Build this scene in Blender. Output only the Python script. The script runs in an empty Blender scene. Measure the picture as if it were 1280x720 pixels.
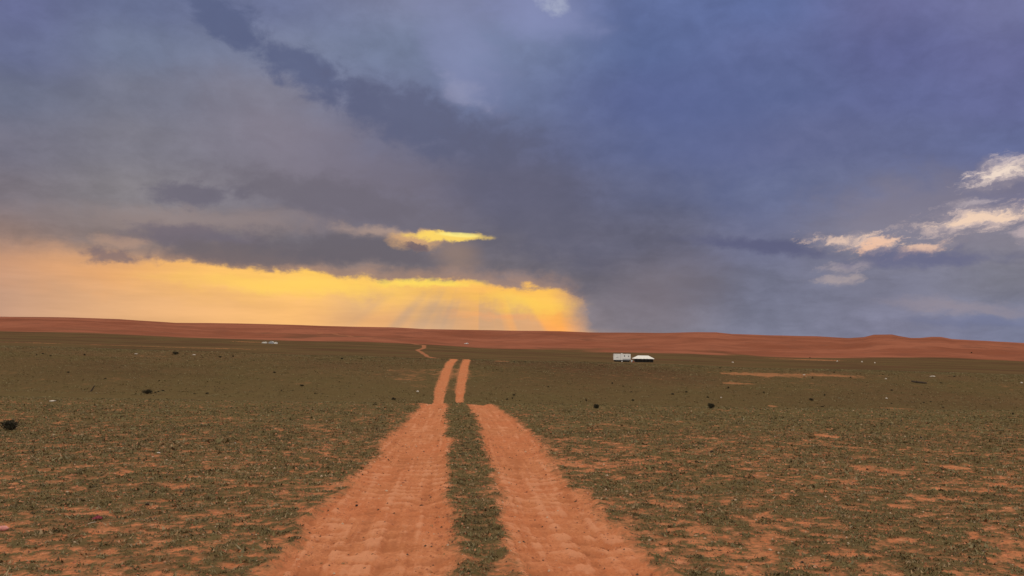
import bpy, bmesh, math, random
import numpy as np
from mathutils import Vector, Matrix

R = math.radians
scene = bpy.context.scene
COL = scene.collection
random.seed(7)
rng = np.random.default_rng(11)

# ------------------------------------------------------------------ camera
FPX = 1005.0                      # focal length in pixels of the 1280 px wide photograph
EYE = Vector((0.0, 0.0, 2.0))
PITCH = math.atan(72.0 / FPX)
ROLL = R(0.75)
fwd = Vector((0, math.cos(PITCH), math.sin(PITCH)))
r0 = Vector((1, 0, 0)); u0 = r0.cross(fwd)
right = r0 * math.cos(ROLL) + u0 * math.sin(ROLL)
up = right.cross(fwd)
cam_data = bpy.data.cameras.new('camera')
cam_data.sensor_width = 36.0
cam_data.lens = 36.0 * FPX / 1280.0
cam_data.clip_start = 0.1
cam_data.clip_end = 30000.0
cam = bpy.data.objects.new('camera', cam_data)
m = Matrix((right, up, -fwd)).transposed().to_4x4()
m.translation = EYE
cam.matrix_world = m
COL.objects.link(cam)
scene.camera = cam

def ray(px, py):
    return fwd * FPX + right * (px - 640.0) - up * (py - 360.0)
def uw(px, py):
    d = ray(px, py)
    return d.x / d.y, d.z / d.y
def angular(px, py):              # direction -> azimuth and elevation, in 1/1005 rad units
    d = ray(px, py).normalized()
    return math.atan2(d.x, d.y) * FPX, math.asin(d.z) * FPX

# ------------------------------------------------------------------ exposure
vs = scene.view_settings
vs.view_transform = 'Standard'
vs.look = 'None'
vs.exposure = 0.0
vs.gamma = 1.0
vs.use_curve_mapping = False
scene.render.engine = 'CYCLES'

# ------------------------------------------------------------------ world
def lin(c):
    o = []
    for v in c[:3]:
        v = v / 255.0
        o.append(v / 12.92 if v <= 0.04045 else ((v + 0.055) / 1.055) ** 2.4)
    return (o[0], o[1], o[2], 1.0)

class G:
    """tiny helper that wires nodes"""
    def __init__(s, tree):
        s.t = tree; s.n = tree.nodes; s.l = tree.links
    def put(s, sock, v):
        if isinstance(v, bpy.types.NodeSocket): s.l.new(v, sock)
        elif isinstance(v, (int, float)):
            try: sock.default_value = v
            except Exception: sock.default_value = (v, v, v)
        else:
            v = tuple(v)
            k = len(sock.default_value)
            sock.default_value = (v + (1.0,))[:k] if len(v) < k else v[:k]
    def m(s, op, a, b=0.0, c=0.0, clamp=False):
        n = s.n.new('ShaderNodeMath'); n.operation = op; n.use_clamp = clamp
        s.put(n.inputs[0], a); s.put(n.inputs[1], b); s.put(n.inputs[2], c)
        return n.outputs[0]
    def v(s, op, a, b=(0, 0, 0), out=0, scale=None):
        n = s.n.new('ShaderNodeVectorMath'); n.operation = op
        s.put(n.inputs[0], a); s.put(n.inputs[1], b)
        if scale is not None: s.put(n.inputs['Scale'], scale)
        return n.outputs[out]
    def sep(s, a):
        n = s.n.new('ShaderNodeSeparateXYZ'); s.put(n.inputs[0], a)
        return n.outputs[0], n.outputs[1], n.outputs[2]
    def com(s, x, y, z=0.0):
        n = s.n.new('ShaderNodeCombineXYZ')
        for i, q in enumerate((x, y, z)): s.put(n.inputs[i], q)
        return n.outputs[0]
    def mr(s, a, f0, f1, t0=0.0, t1=1.0, kind='SMOOTHSTEP'):
        n = s.n.new('ShaderNodeMapRange'); n.interpolation_type = kind; n.clamp = True
        s.put(n.inputs[0], a); s.put(n.inputs[1], f0); s.put(n.inputs[2], f1)
        s.put(n.inputs[3], t0); s.put(n.inputs[4], t1)
        return n.outputs[0]
    def mix(s, f, a, b, mode='MIX'):
        n = s.n.new('ShaderNodeMix'); n.data_type = 'RGBA'; n.blend_type = mode
        s.put(n.inputs[0], f); s.put(n.inputs[6], a); s.put(n.inputs[7], b)
        return n.outputs[2]
    def noise(s, vec, scale=1.0, detail=4.0, rough=0.55, dist=0.0, out=0, dim='3D', lac=2.0):
        n = s.n.new('ShaderNodeTexNoise'); n.noise_dimensions = dim
        if dim == '1D': s.put(n.inputs['W'], vec)
        else: s.put(n.inputs['Vector'], vec)
        n.inputs['Scale'].default_value = scale; n.inputs['Detail'].default_value = detail
        n.inputs['Roughness'].default_value = rough; n.inputs['Distortion'].default_value = dist
        n.inputs['Lacunarity'].default_value = lac
        return n.outputs[out]
    def mapping(s, vec, loc, rot, scale, kind='TEXTURE'):
        n = s.n.new('ShaderNodeMapping'); n.vector_type = kind
        s.put(n.inputs[0], vec)
        n.inputs['Location'].default_value = loc
        n.inputs['Rotation'].default_value = rot
        n.inputs['Scale'].default_value = scale
        return n.outputs[0]
    def ramp(s, f, stops, interp='LINEAR'):
        n = s.n.new('ShaderNodeValToRGB'); s.put(n.inputs[0], f)
        cr = n.color_ramp; cr.interpolation = interp
        stops = sorted(stops, key=lambda q: q[0])
        cr.elements[0].position = stops[0][0]; cr.elements[0].color = stops[0][1]
        cr.elements[1].position = stops[-1][0]; cr.elements[1].color = stops[-1][1]
        for p, c in stops[1:-1]:
            e = cr.elements.new(p); e.color = c
        return n.outputs[0]

world = bpy.data.worlds.new('World')
scene.world = world
world.use_nodes = True
wt = world.node_tree
wt.nodes.clear()
g = G(wt)
SUN_AZ, SUN_EL = -3.5, 13.0       # behind the cloud bank above the bright slot

tc = wt.nodes.new('ShaderNodeTexCoord').outputs['Generated']
dirv = g.v('NORMALIZE', tc)
dx, dy, dz = g.sep(dirv)
az = g.m('MULTIPLY', g.m('ARCTAN2', dx, dy), FPX)
el = g.m('MULTIPLY', g.m('ARCSINE', dz), FPX)
Q = g.com(az, el, 0.0)

# cloud noises (in sky angles; stretched sideways like a layered overcast)
Qs = g.v('MULTIPLY', Q, (0.55, 1.0, 1.0))
n_big = g.noise(Qs, 0.0055, 5, 0.55, out=1)
n_mid = g.noise(Qs, 0.020, 6, 0.6, out=1)
nb = g.v('SUBTRACT', n_big, (0.5, 0.5, 0.5))
nm = g.v('SUBTRACT', n_mid, (0.5, 0.5, 0.5))
warp = g.v('ADD', g.v('MULTIPLY', nb, (150, 90, 0)), g.v('MULTIPLY', nm, (80, 55, 0)))
QW = g.v('ADD', Q, warp)                                     # strongly broken
n_fin = g.noise(g.v('MULTIPLY', Q, (0.6, 1.0, 1.0)), 0.07, 6, 0.68, out=1)
nf = g.v('SUBTRACT', n_fin, (0.5, 0.5, 0.5))
QL = g.v('ADD', Q, g.v('ADD', g.v('MULTIPLY', nm, (75, 34, 0)), g.v('MULTIPLY', nf, (26, 16, 0))))
QF = g.v('ADD', Q, g.v('ADD', g.v('MULTIPLY', nm, (30, 14, 0)), g.v('MULTIPLY', nf, (30, 18, 0))))         # lightly broken
fx, fy, fz = g.sep(n_mid)
billow = g.noise(g.v('MULTIPLY', Q, (0.7, 1.0, 1.0)), 0.035, 7, 0.62, 0.3)
fine = g.noise(g.v('MULTIPLY', Q, (0.5, 1.0, 1.0)), 0.075, 6, 0.65)

# smooth base of the overcast: one ramp over elevation for each of nine bearings
ys = [0, 60, 120, 180, 240, 300, 350, 415]
grid = {
 0:    [(97,104,148),(98,106,145),(103,109,135),(112,110,128),(122,113,122),(150,125,115),(212,157,115),(240,185,130)],
 160:  [(98,108,146),(106,116,146),(112,115,136),(120,118,132),(130,124,130),(135,118,115),(225,165,108),(242,185,125)],
 320:  [(104,113,152),(112,120,150),(122,122,142),(124,121,138),(120,115,126),(112,105,112),(150,125,110),(240,185,130)],
 480:  [(118,125,160),(110,122,155),(104,112,146),(105,106,132),(102,99,118),(105,100,112),(125,112,112),(180,150,130)],
 640:  [(118,125,165),(108,121,160),(100,112,152),(92,97,130),(96,95,120),(102,98,112),(114,106,114),(150,132,130)],
 800:  [(92,108,160),(88,105,155),(88,100,150),(92,102,145),(95,100,132),(98,98,120),(108,104,118),(125,120,132)],
 960:  [(90,106,160),(92,104,155),(90,102,150),(98,104,145),(100,108,145),(105,108,138),(112,114,138),(120,122,145)],
 1120: [(100,104,155),(92,98,150),(92,100,150),(96,104,148),(105,110,145),(125,122,140),(118,118,140),(125,125,150)],
 1280: [(108,112,160),(100,104,155),(98,104,155),(95,104,150),(115,112,140),(130,125,140),(125,124,140),(118,122,150)],
}
ex, ey, _ = g.sep(g.v('ADD', Q, g.v('MULTIPLY', nb, (70, 40, 0))))
EL0, EL1 = -60.0, 460.0
def tone(c, px):
    if c[2] < c[0] - 20: return c
    l = sum(c) / 3; k = 0.86; up_ = 4 if px < 600 else (5 if px < 700 else 2)
    return tuple(l + (v - l) * k + up_ for v in c)
base = None; last = None
for px in sorted(grid):
    st = []
    for yy, c in zip(ys, grid[px]):
        a, e = angular(px, yy)
        st.append(((e - EL0) / (EL1 - EL0), lin(tone(c, px))))
    col = g.ramp(g.mr(ey, EL0, EL1, 0, 1, 'LINEAR'), st, 'EASE')
    a = angular(px, 200)[0]
    base = col if base is None else g.mix(g.mr(ex, last, a), base, col)
    last = a
# soft broken brightness over all of it
lay = g.noise(g.v('MULTIPLY', g.v('ADD', Q, g.v('MULTIPLY', nm, (60, 40, 0))), (0.22, 1.0, 1.0)), 0.022, 6, 0.62)
low = g.mr(el, 300, 60)
shade = g.m('ADD', g.mr(fx, 0.3, 0.7, 0.94, 1.06), g.mr(billow, 0.3, 0.7, -0.06, 0.06))
shade = g.m('ADD', shade, g.m('MULTIPLY', g.mr(lay, 0.32, 0.68, -0.13, 0.13), low))
sky = g.v('SCALE', base, scale=shade)

def blob(sky, p0, p1, wid, col, amount=1.0, rough=0.5, soft=0.5, coords=None, nz=None, mode='MIX'):
    """an elongated patch of cloud between two bearings; rough breaks its edge"""
    a0 = angular(*p0); a1 = angular(*p1)
    cx, cy = (a0[0] + a1[0]) / 2, (a0[1] + a1[1]) / 2
    L = math.hypot(a1[0] - a0[0], a1[1] - a0[1]) / 2 + 1e-3
    th = math.atan2(a1[1] - a0[1], a1[0] - a0[0])
    v = g.mapping(coords or QW, (cx, cy, 0), (0, 0, th), (L, wid, 1))
    d = g.v('LENGTH', v, out=1)
    nn = nz or billow
    d = g.m('ADD', d, g.m('MULTIPLY', g.m('SUBTRACT', nn, 0.5), rough))
    f = g.mr(d, 1.0 - soft, 1.0 + soft * 0.6, 1.0, 0.0)
    if amount != 1.0: f = g.m('MULTIPLY', f, amount)
    return g.mix(f, sky, lin(col) if len(col) == 3 else col, mode)

# veil and dark masses of the upper sky
sky = blob(sky, (240,130), (560,290), 70, (132,124,138), 0.55, 0.8, 0.9)
sky = blob(sky, (215,-30), (330,62), 21, (90,99,132), 0.85, 2.4, 0.6, QL)
sky = blob(sky, (300,45), (470,135), 24, (92,100,132), 0.85, 2.4, 0.6, QL)
sky = blob(sky, (400,110), (660,190), 36, (95,100,128), 0.85, 2.2, 0.6, QL)
sky = blob(sky, (560,170), (760,330), 60, (96,97,118), 0.6, 1.4, 0.8, QL)
sky = blob(sky, (520,30), (640,115), 40, (140,146,185), 0.45, 1.8, 0.7)
sky = blob(sky, (548,100), (610,112), 14, (158,160,188), 0.40, 2.6, 0.95)
sky = blob(sky, (600,10), (740,35), 26, (135,143,185), 0.6, 2.0, 0.8)
sky = blob(sky, (640,-3), (700,8), 7, (196,202,216), 0.42, 4.0, 0.95)
sky = blob(sky, (760,60), (1000,230), 90, (90,103,150), 0.45, 0.8, 0.9)
# low layered banks on the left
sky = blob(sky, (60,262), (420,282), 16, (156,138,134), 0.55, 1.4, 0.8, QL)
sky = blob(sky, (185,238), (310,240), 15, (108,104,118), 0.8, 1.9, 0.5, QL)
sky = blob(sky, (260,222), (560,262), 24, (108,103,114), 0.65, 1.6, 0.6, QL)
sky = blob(sky, (420,282), (540,296), 9, (178,152,138), 0.75, 1.8, 0.7, QL)

# bright gap under the bank: an orange-to-yellow opening with a ragged upper rim
qlx, qly, _ = g.sep(g.v('ADD', Q, g.v('ADD', g.v('MULTIPLY', nm, (40, 22, 0)), g.v('MULTIPLY', nf, (20, 14, 0)))))
edge_pts = [(-60,318),(60,318),(110,322),(150,327),(200,328),(260,331),(320,335),(400,342),(450,349),(500,352),(560,351),(620,357),(690,361),(712,367),(728,380),(740,400),(752,424)]
fc = wt.nodes.new('ShaderNodeFloatCurve')
A0, A1 = angular(-60,318)[0], angular(752,424)[0]
cv = fc.mapping.curves[0]
pts = []
for p in edge_pts:
    a, e = angular(*p); pts.append(((a - A0) / (A1 - A0), max(e, -20) / 150.0))
cv.points[0].location = pts[0]; cv.points[1].location = pts[-1]
for p in pts[1:-1]: cv.points.new(*p)
fc.mapping.clip_min_y = -1.0
fc.mapping.update()
g.put(fc.inputs['Value'], g.mr(qlx, A0, A1, 0, 1, 'LINEAR'))
edge_el = g.m('MULTIPLY', fc.outputs[0], 150.0)
ragged = g.m('ADD', g.m('MULTIPLY', g.m('SUBTRACT', billow, 0.5), 26.0), g.m('MULTIPLY', g.m('SUBTRACT', fine, 0.5), 14.0))
depth = g.m('SUBTRACT', g.m('ADD', edge_el, ragged), qly)           # >0 is below the rim
soft_l = g.mr(az, angular(90,330)[0], angular(210,330)[0], 26.0, 4.5)
gapm = g.mr(depth, g.m('MULTIPLY', soft_l, -1.0), soft_l)
rend = g.mr(g.m('ADD', qlx, g.m('MULTIPLY', depth, -0.35)), angular(676,390)[0], angular(752,390)[0], 1.0, 0.0)
halo = g.m('MULTIPLY', g.m('MULTIPLY', g.mr(depth, -26, 0), rend), g.mr(az, angular(100,330)[0], angular(260,330)[0], 0.0, 0.45))
sky = g.mix(halo, sky, lin((196,150,118)))
gapm = g.m('MULTIPLY', gapm, g.mr(g.m('ADD', qlx, g.m('MULTIPLY', depth, -0.35)), angular(676,390)[0], angular(752,390)[0], 1.0, 0.0))
gcol_a = g.ramp(g.mr(az, angular(0,380)[0], angular(735,380)[0], 0, 1, 'LINEAR'), [
    (0.0, lin((208,156,122))), (0.14, lin((232,170,114))), (0.3, lin((250,190,108))), (0.5, lin((255,202,100))),
    (0.66, lin((250,196,104))), (0.8, lin((248,186,96))), (0.93, lin((254,194,92))), (1.0, lin((244,180,108)))])
gcol_b = g.ramp(g.mr(az, angular(0,380)[0], angular(735,380)[0], 0, 1, 'LINEAR'), [
    (0.0, lin((198,155,128))), (0.2, lin((230,176,124))), (0.45, lin((250,190,118))), (0.62, lin((235,176,118))),
    (0.72, lin((208,166,128))), (0.82, lin((232,170,112))), (0.95, lin((255,170,84))), (1.0, lin((240,170,120)))])
gcol = g.mix(g.mr(depth, 4.0, 52.0), gcol_a, gcol_b)
# crepuscular rays fanning from the hidden sun
sx, sy = angular(600, 285)
ang = g.m('ARCTAN2', g.m('SUBTRACT', az, sx), g.m('SUBTRACT', sy, el))
rays = g.noise(ang, 3.4, 2, 0.5, dim='1D')
raym = g.m('MULTIPLY', g.mr(rays, 0.44, 0.58), g.mr(az, angular(380,400)[0], angular(480,400)[0]))
gcol = g.mix(g.m('MULTIPLY', g.m('MULTIPLY', raym, 0.55), g.mr(depth, 4, 40)), gcol, lin((192,160,132)))
# soft inner streaks
st1 = g.noise(g.v('MULTIPLY', Q, (0.12, 1.0, 1.0)), 0.05, 4, 0.6)
gcol = g.v('SCALE', gcol, scale=g.mr(st1, 0.3, 0.7, 0.93, 1.07))
sky = g.mix(gapm, sky, gcol)
sky = blob(sky, (470,357), (600,355), 6, (255,224,96), 0.7, 1.6, 0.7, QL)
sky = blob(sky, (230,348), (480,364), 10, (255,212,98), 0.6, 1.0, 0.9, QL)
sky = blob(sky, (600,372), (715,386), 13, (255,212,92), 0.6, 0.9, 0.9, QL)
sky = blob(sky, (560,394), (690,396), 4, (255,160,92), 0.22, 0.8, 0.8, QL)
# little dark puff and its lit rim at the left end, and the bank over the gap
sky = blob(sky, (112,296), (186,300), 9, (178,146,128), 0.75, 2.0, 0.6, QL)
sky = blob(sky, (112,316), (196,318), 8, (124,108,112), 0.75, 3.0, 0.6, QL)
sky = blob(sky, (150,288), (330,300), 14, (112,104,116), 0.75, 1.7, 0.5, QL)
sky = blob(sky, (185,312), (460,320), 16, (112,103,108), 0.85, 1.0, 0.5, QL)
sky = blob(sky, (330,300), (560,318), 20, (106,100,108), 0.85, 1.5, 0.5, QL)
# bright slot
sky = blob(sky, (490,298), (560,300), 11, (214,168,120), 0.85, 2.0, 0.6, QL)
sky = blob(sky, (540,303), (600,330), 22, (156,130,114), 0.6, 0.4, 0.9, Q)
sky = blob(sky, (508,293), (610,297), 5.4, (255,216,104), 0.95, 1.7, 0.55, QF)
sky = blob(sky, (548,292), (600,295), 3, (255,240,140), 0.7, 0.6, 0.5, Q)
sky = blob(sky, (506,306), (545,309), 5, (112,98,106), 0.9, 1.8, 0.4, QL)
# rain veil right of the gap
sky = blob(sky, (735,400), (900,350), 50, (128,118,126), 0.5, 0.5, 0.95, QL)
# right hand lit scraps of cloud
sky = blob(sky, (1020,278), (1280,250), 40, (136,130,146), 0.6, 1.6, 0.8, QL)
sky = blob(sky, (860,300), (1045,318), 9, (92,94,124), 0.8, 1.0, 0.7, QL)
wv = g.mapping(QF, (0, 0, 0), (0, 0, R(14)), (3.2, 1.0, 1.0))
wisp = g.noise(wv, 0.11, 6, 0.68)
for p0, p1, w, c, a in [
    ((1028,301),(1122,303),6,(240,206,182),0.95), ((1060,312),(1120,300),5,(248,196,160),0.8),
    ((1120,318),(1176,306),5,(244,200,170),0.9), ((1150,288),(1290,262),9,(226,200,188),0.9),
    ((1170,282),(1280,264),4,(250,216,186),0.95), ((1215,226),(1290,202),10,(226,206,198),0.95),
    ((1226,222),(1285,208),4,(250,228,208),0.9), ((1270,292),(1300,290),8,(200,180,180),0.7),
    ((1030,335),(1095,328),4,(168,156,162),0.8), ((1020,352),(1075,345),4,(172,158,158),0.8),
    ((1190,258),(1240,250),4,(190,176,180),0.7)]:
    sky = blob(sky, p0, p1, w * 1.5, (176,162,166), a * 0.45, 3.0, 0.9, QF)
    sky = blob(sky, p0, p1, w * 1.1, c, a * 0.82, 5.5, 0.95, QF, wisp)
sky = blob(sky, (1050,322), (1250,318), 11, (104,106,136), 0.8, 1.5, 0.6, QL)
sky = blob(sky, (1100,378), (1310,388), 8, (152,142,152), 0.65, 1.0, 0.8, QL)
sky = blob(sky, (1150,400), (1310,402), 7, (112,118,150), 0.5, 0.8, 0.8, QL)
# glow on the horizon haze
sky = blob(sky, (-60,412), (720,418), 9, (250,196,140), 0.35, 0.4, 0.9, Q)

# the rest of the dome (overhead and behind): thin bright cloud over clear sky
nish = wt.nodes.new('ShaderNodeTexSky')
nish.sky_type = 'NISHITA'; nish.sun_disc = False
nish.sun_elevation = R(SUN_EL); nish.sun_rotation = R(SUN_AZ)
nish.air_density = 1.0; nish.dust_density = 1.5
clear = g.v('SCALE', nish.outputs[0], scale=0.08)
thin = g.noise(dirv, 2.5, 5, 0.6)
open_sky = g.mix(g.mr(thin, 0.35, 0.65, 0.35, 0.95), clear, (1.50, 1.33, 1.13, 1.0))
lift = g.m('MAXIMUM', g.mr(el, 480, 900), g.mr(g.m('ABSOLUTE', az), 950, 1700))
sky = g.mix(lift, sky, open_sky)
bg = wt.nodes.new('ShaderNodeBackground')
g.put(bg.inputs['Color'], sky)
bg.inputs['Strength'].default_value = 1.0
wo = wt.nodes.new('ShaderNodeOutputWorld')
wt.links.new(bg.outputs[0], wo.inputs[0])
world.cycles.sampling_method = 'MANUAL'
world.cycles.sample_map_resolution = 512

# ------------------------------------------------------------------ sun (soft, behind cloud)
sd = bpy.data.lights.new('sun', 'SUN')
sd.energy = 1.5
sd.angle = R(10)
sd.color = (1.0, 0.86, 0.68)
sun = bpy.data.objects.new('sun', sd)
d = Vector((math.sin(R(SUN_AZ)) * math.cos(R(SUN_EL)), math.cos(R(SUN_AZ)) * math.cos(R(SUN_EL)), math.sin(R(SUN_EL))))
sun.rotation_euler = d.to_track_quat('Z', 'Y').to_euler()
COL.objects.link(sun)

# ------------------------------------------------------------------ numpy noise
def _hash(ix, iy, seed):
    h = (ix.astype(np.int64) * 374761393 + iy.astype(np.int64) * 668265263 + seed * 1442695041) & 0xffffffff
    h = ((h ^ (h >> 13)) * 1274126177) & 0xffffffff
    h = h ^ (h >> 16)
    return (h & 0xffff) / 65535.0
def vnoise(x, y, seed=0):
    ix = np.floor(x); iy = np.floor(y)
    fx_ = x - ix; fy_ = y - iy
    sx_ = fx_ * fx_ * (3 - 2 * fx_); sy_ = fy_ * fy_ * (3 - 2 * fy_)
    a = _hash(ix, iy, seed); b = _hash(ix + 1, iy, seed)
    c = _hash(ix, iy + 1, seed); d_ = _hash(ix + 1, iy + 1, seed)
    return (a + (b - a) * sx_) * (1 - sy_) + (c + (d_ - c) * sx_) * sy_ - 0.5
def fbm(x, y, oct=4, seed=0, rough=0.5):
    s = 0; a = 1.0; t = 0
    for o in range(oct):
        ca, sa = math.cos(0.7 * o + 0.3), math.sin(0.7 * o + 0.3)
        s = s + a * vnoise((x * ca - y * sa) * 2 ** o + 17.3 * o, (x * sa + y * ca) * 2 ** o - 9.1 * o, seed + o)
        t += a; a *= rough
    return s / t * 1.6
def sstep(x, a, b):
    t = np.clip((x - a) / (b - a), 0, 1)
    return t * t * (3 - 2 * t)

# ------------------------------------------------------------------ terrain
PROF = np.array([(-40,-1.9),(0,-2.02),(7.7,-2.18),(20,-2.40),(30,-2.555),(36,-2.67),(40,-2.90),(46,-3.45),(56,-4.5),(68,-5.45),
                 (77,-5.95),(84,-5.88),(91,-5.28),(100,-4.42),(110,-3.66),(122,-3.02),(134,-2.70),(142,-2.66),(150,-2.76)])
def smooth_interp(x, xs, ysv):
    n = len(xs); dlt = np.diff(ysv) / np.diff(xs)
    mm = np.zeros(n); mm[1:-1] = (dlt[:-1] + dlt[1:]) / 2; mm[0] = dlt[0]; mm[-1] = dlt[-1]
    for i in range(1, n - 1):
        if dlt[i-1] * dlt[i] <= 0: mm[i] = 0
    x = np.clip(x, xs[0], xs[-1])
    i = np.clip(np.searchsorted(xs, x) - 1, 0, n - 2)
    h = xs[i+1] - xs[i]; t = (x - xs[i]) / h
    return ((2*t**3-3*t**2+1)*ysv[i] + (t**3-2*t**2+t)*h*mm[i] + (-2*t**3+3*t**2)*ysv[i+1] + (t**3-t**2)*h*mm[i+1])
BASE = np.array([uw(*p) for p in [(-400,409),(0,414),(100,415.5),(200,420),(320,424.5),(420,427),(530,431),(600,435.5),(640,438),(700,439.5),(860,441.5),(960,447),(1050,448),(1150,448),(1280,452),(1700,458)]])
TOP = np.array([uw(*p) for p in [(-400,392),(-100,395),(0,396),(90,397),(150,399),(220,403.5),(260,403.8),(330,405),(440,408.3),(490,409),(530,411.3),(640,413),(700,414),(735,415.7),(830,416.0),(870,415),(895,415),(915,417.3),(960,419),(1020,420.5),(1060,422.5),(1080,421.3),(1092,418.3),(1115,418),(1124,420),(1138,422.3),(1150,422.4),(1165,421.2),(1176,421.3),(1190,424),(1240,426.3),(1280,428.7),(1400,432),(1700,436)]])
Y0, Y1, Y2 = 150.0, 1000.0, 1600.0
def terrain(X, Y):
    X = np.asarray(X, float); Y = np.asarray(Y, float)
    u = np.clip(X / np.maximum(Y, 1.0), -1.6, 1.6)
    tf = sstep(Y, 35, 100)
    near = smooth_interp(Y, PROF[:, 0], PROF[:, 1]) - 0.015 * X * tf
    near = near + fbm(X / 23.0, Y / 23.0, 3, 5) * (0.10 + 0.35 * sstep(Y, 40, 110)) * sstep(np.abs(X - (-0.045 * Y)), 2, 12)
    near = near + fbm(X / 2.6, Y / 2.6, 3, 9) * 0.05 * sstep(Y, -5, 5)
    wc = near / np.maximum(Y, 1.0)
    crest_w = (smooth_interp(np.full_like(Y, Y0), PROF[:, 0], PROF[:, 1]) - 0.015 * u * Y0) / Y0
    L = np.log(np.clip(Y, Y0, Y1))
    k = np.array([Y0, 175, 230, 340, 600, Y1]); kl = np.log(k)
    wb = np.interp(u, BASE[:, 0], BASE[:, 1])
    vals = [crest_w, crest_w - 0.0032, -0.0178 - 0.014 * u, -0.0161 - 0.0145 * u, None, wb]
    vals[4] = vals[3] * 0.45 + wb * 0.55
    wf = vals[0].copy() if hasattr(vals[0], 'copy') else np.array(vals[0])
    for i in range(5):
        t = np.clip((L - kl[i]) / (kl[i+1] - kl[i]), 0, 1)
        wf = wf + (vals[i+1] - vals[i]) * t
    wt_ = np.interp(u, TOP[:, 0], TOP[:, 1])
    td = np.clip((Y - Y1) / (Y2 - Y1), 0, 1)
    gd = 1 - (1 - td) ** 1.35
    wd = wb + (wt_ - wb) * gd
    zf = np.where(Y > Y1, wd, wf) * np.clip(Y, 1, Y2)
    zf = zf + fbm(X / 90.0, Y / 90.0, 3, 21) * 0.9 * sstep(Y, 170, 400)
    rid = 1 - np.abs(fbm(X / 260.0 + Y / 700.0, Y / 150.0, 4, 31)) * 2.4
    rid2 = 1 - np.abs(fbm(X / 90.0, Y / 60.0 + X / 300.0, 3, 37)) * 2.2
    win = sstep(td, 0.0, 0.25) * (1 - sstep(td, 0.72, 0.97))
    zf = zf + (rid * 6.0 + rid2 * 2.2 - 4.5) * win
    back = sstep(Y, Y2, 2600)
    zf = zf * (1 - back) - 30 * back
    z = np.where(Y > Y0, zf, near)
    return z + 2.0
def tz(x, y): return float(terrain(np.array([x]), np.array([y]))[0])
YS = np.concatenate([np.geomspace(3, 36, 900), np.linspace(36.05, 160, 1500), np.geomspace(160.5, 1700, 1800)])
def hit(px, py, ymin=0.0):
    u, w = uw(px, py)
    ysel = YS[YS > ymin]
    gz = terrain(u * ysel, ysel)
    rz = EYE.z + w * ysel
    i = int(np.argmax(gz >= rz))
    if gz[i] < rz[i]: i = int(np.argmin(rz - gz))
    return u * ysel[i], ysel[i], gz[i]

# rut edges at successive distances, in metres
RUT = []
for yy, l1, l2, r1, r2 in [(760,300,566,668,890),(720,352,562,658,848),(680,382,560,643,802),(640,412,559,630,746),(600,445,557,620,709),(570,471,557,612,684),
                           (540,500,557,604,660),(522,514,557,596,640),(508,527,557,588,619)]:
    c = hit((l1 + r2) / 2, yy); Yc = c[1]
    RUT.append((Yc,) + tuple(uw(p, yy)[0] * Yc for p in (l1, l2, r1, r2)))
for Yc, l1, l2, r1, r2, yy in [(60,535,552,575,593,503),(84,541.5,555,569,579.5,501),(92,544,557,570,580.5,488),(102,549.5,561.5,572.5,583.5,470),(118,556,566,575.5,585.5,458),(136,562,571.5,579,587.8,451),(152,563,571,578,586,450)]:
    RUT.append((Yc,) + tuple(uw(p, yy)[0] * Yc for p in (l1, l2, r1, r2)))
a_ = hit(541.5, 447.5, 170); b_ = hit(532, 443.5, 170); c_ = hit(521.5, 437.5, 170); c2_ = hit(530, 435, 170); d_ = hit(530, 431.5, 170)
far_path = [(RUT[-1][1] * 0.5 + RUT[-1][4] * 0.5, 152.0), (a_[0] + 6, 210.0), (a_[0], a_[1]), (b_[0], b_[1]), (c_[0], c_[1]), (c2_[0], c2_[1]), (d_[0], d_[1])]
for p in [(515,429.5),(490,426.5),(455,422),(420,418),(400,416)]:
    q = hit(p[0], p[1], 900); far_path.append((q[0], q[1]))
RUT = np.array(RUT)
print('RUT', np.round(RUT, 2).tolist()); print('PATH', [(round(float(a), 1), round(float(b), 1)) for a, b in far_path])

def rut_fields(X, Y):
    e = [np.interp(Y, RUT[:, 0], RUT[:, i]) for i in range(1, 5)]
    wob = fbm(X / 0.5, Y / 0.7, 4, 51, 0.65) * 0.20 + fbm(X / 2.0, Y / 3.0, 2, 57) * 0.22
    wob = wob * np.interp(Y, [7, 40, 80], [1.25, 0.6, 0.6])
    dl = np.minimum(X - e[0], e[1] - X) + wob
    dr = np.minimum(X - e[2], e[3] - X) + wob
    dd = np.maximum(dl, dr)
    dd = np.where(Y > 150, -5, dd)
    return dd, e

def seg_dist(X, Y, pts):
    best = np.full_like(X, 1e9)
    for (x0, y0), (x1, y1) in zip(pts[:-1], pts[1:]):
        vx, vy = x1 - x0, y1 - y0
        t = np.clip(((X - x0) * vx + (Y - y0) * vy) / (vx * vx + vy * vy + 1e-9), 0, 1)
        best = np.minimum(best, np.hypot(X - x0 - vx * t, Y - y0 - vy * t))
    return best

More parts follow.
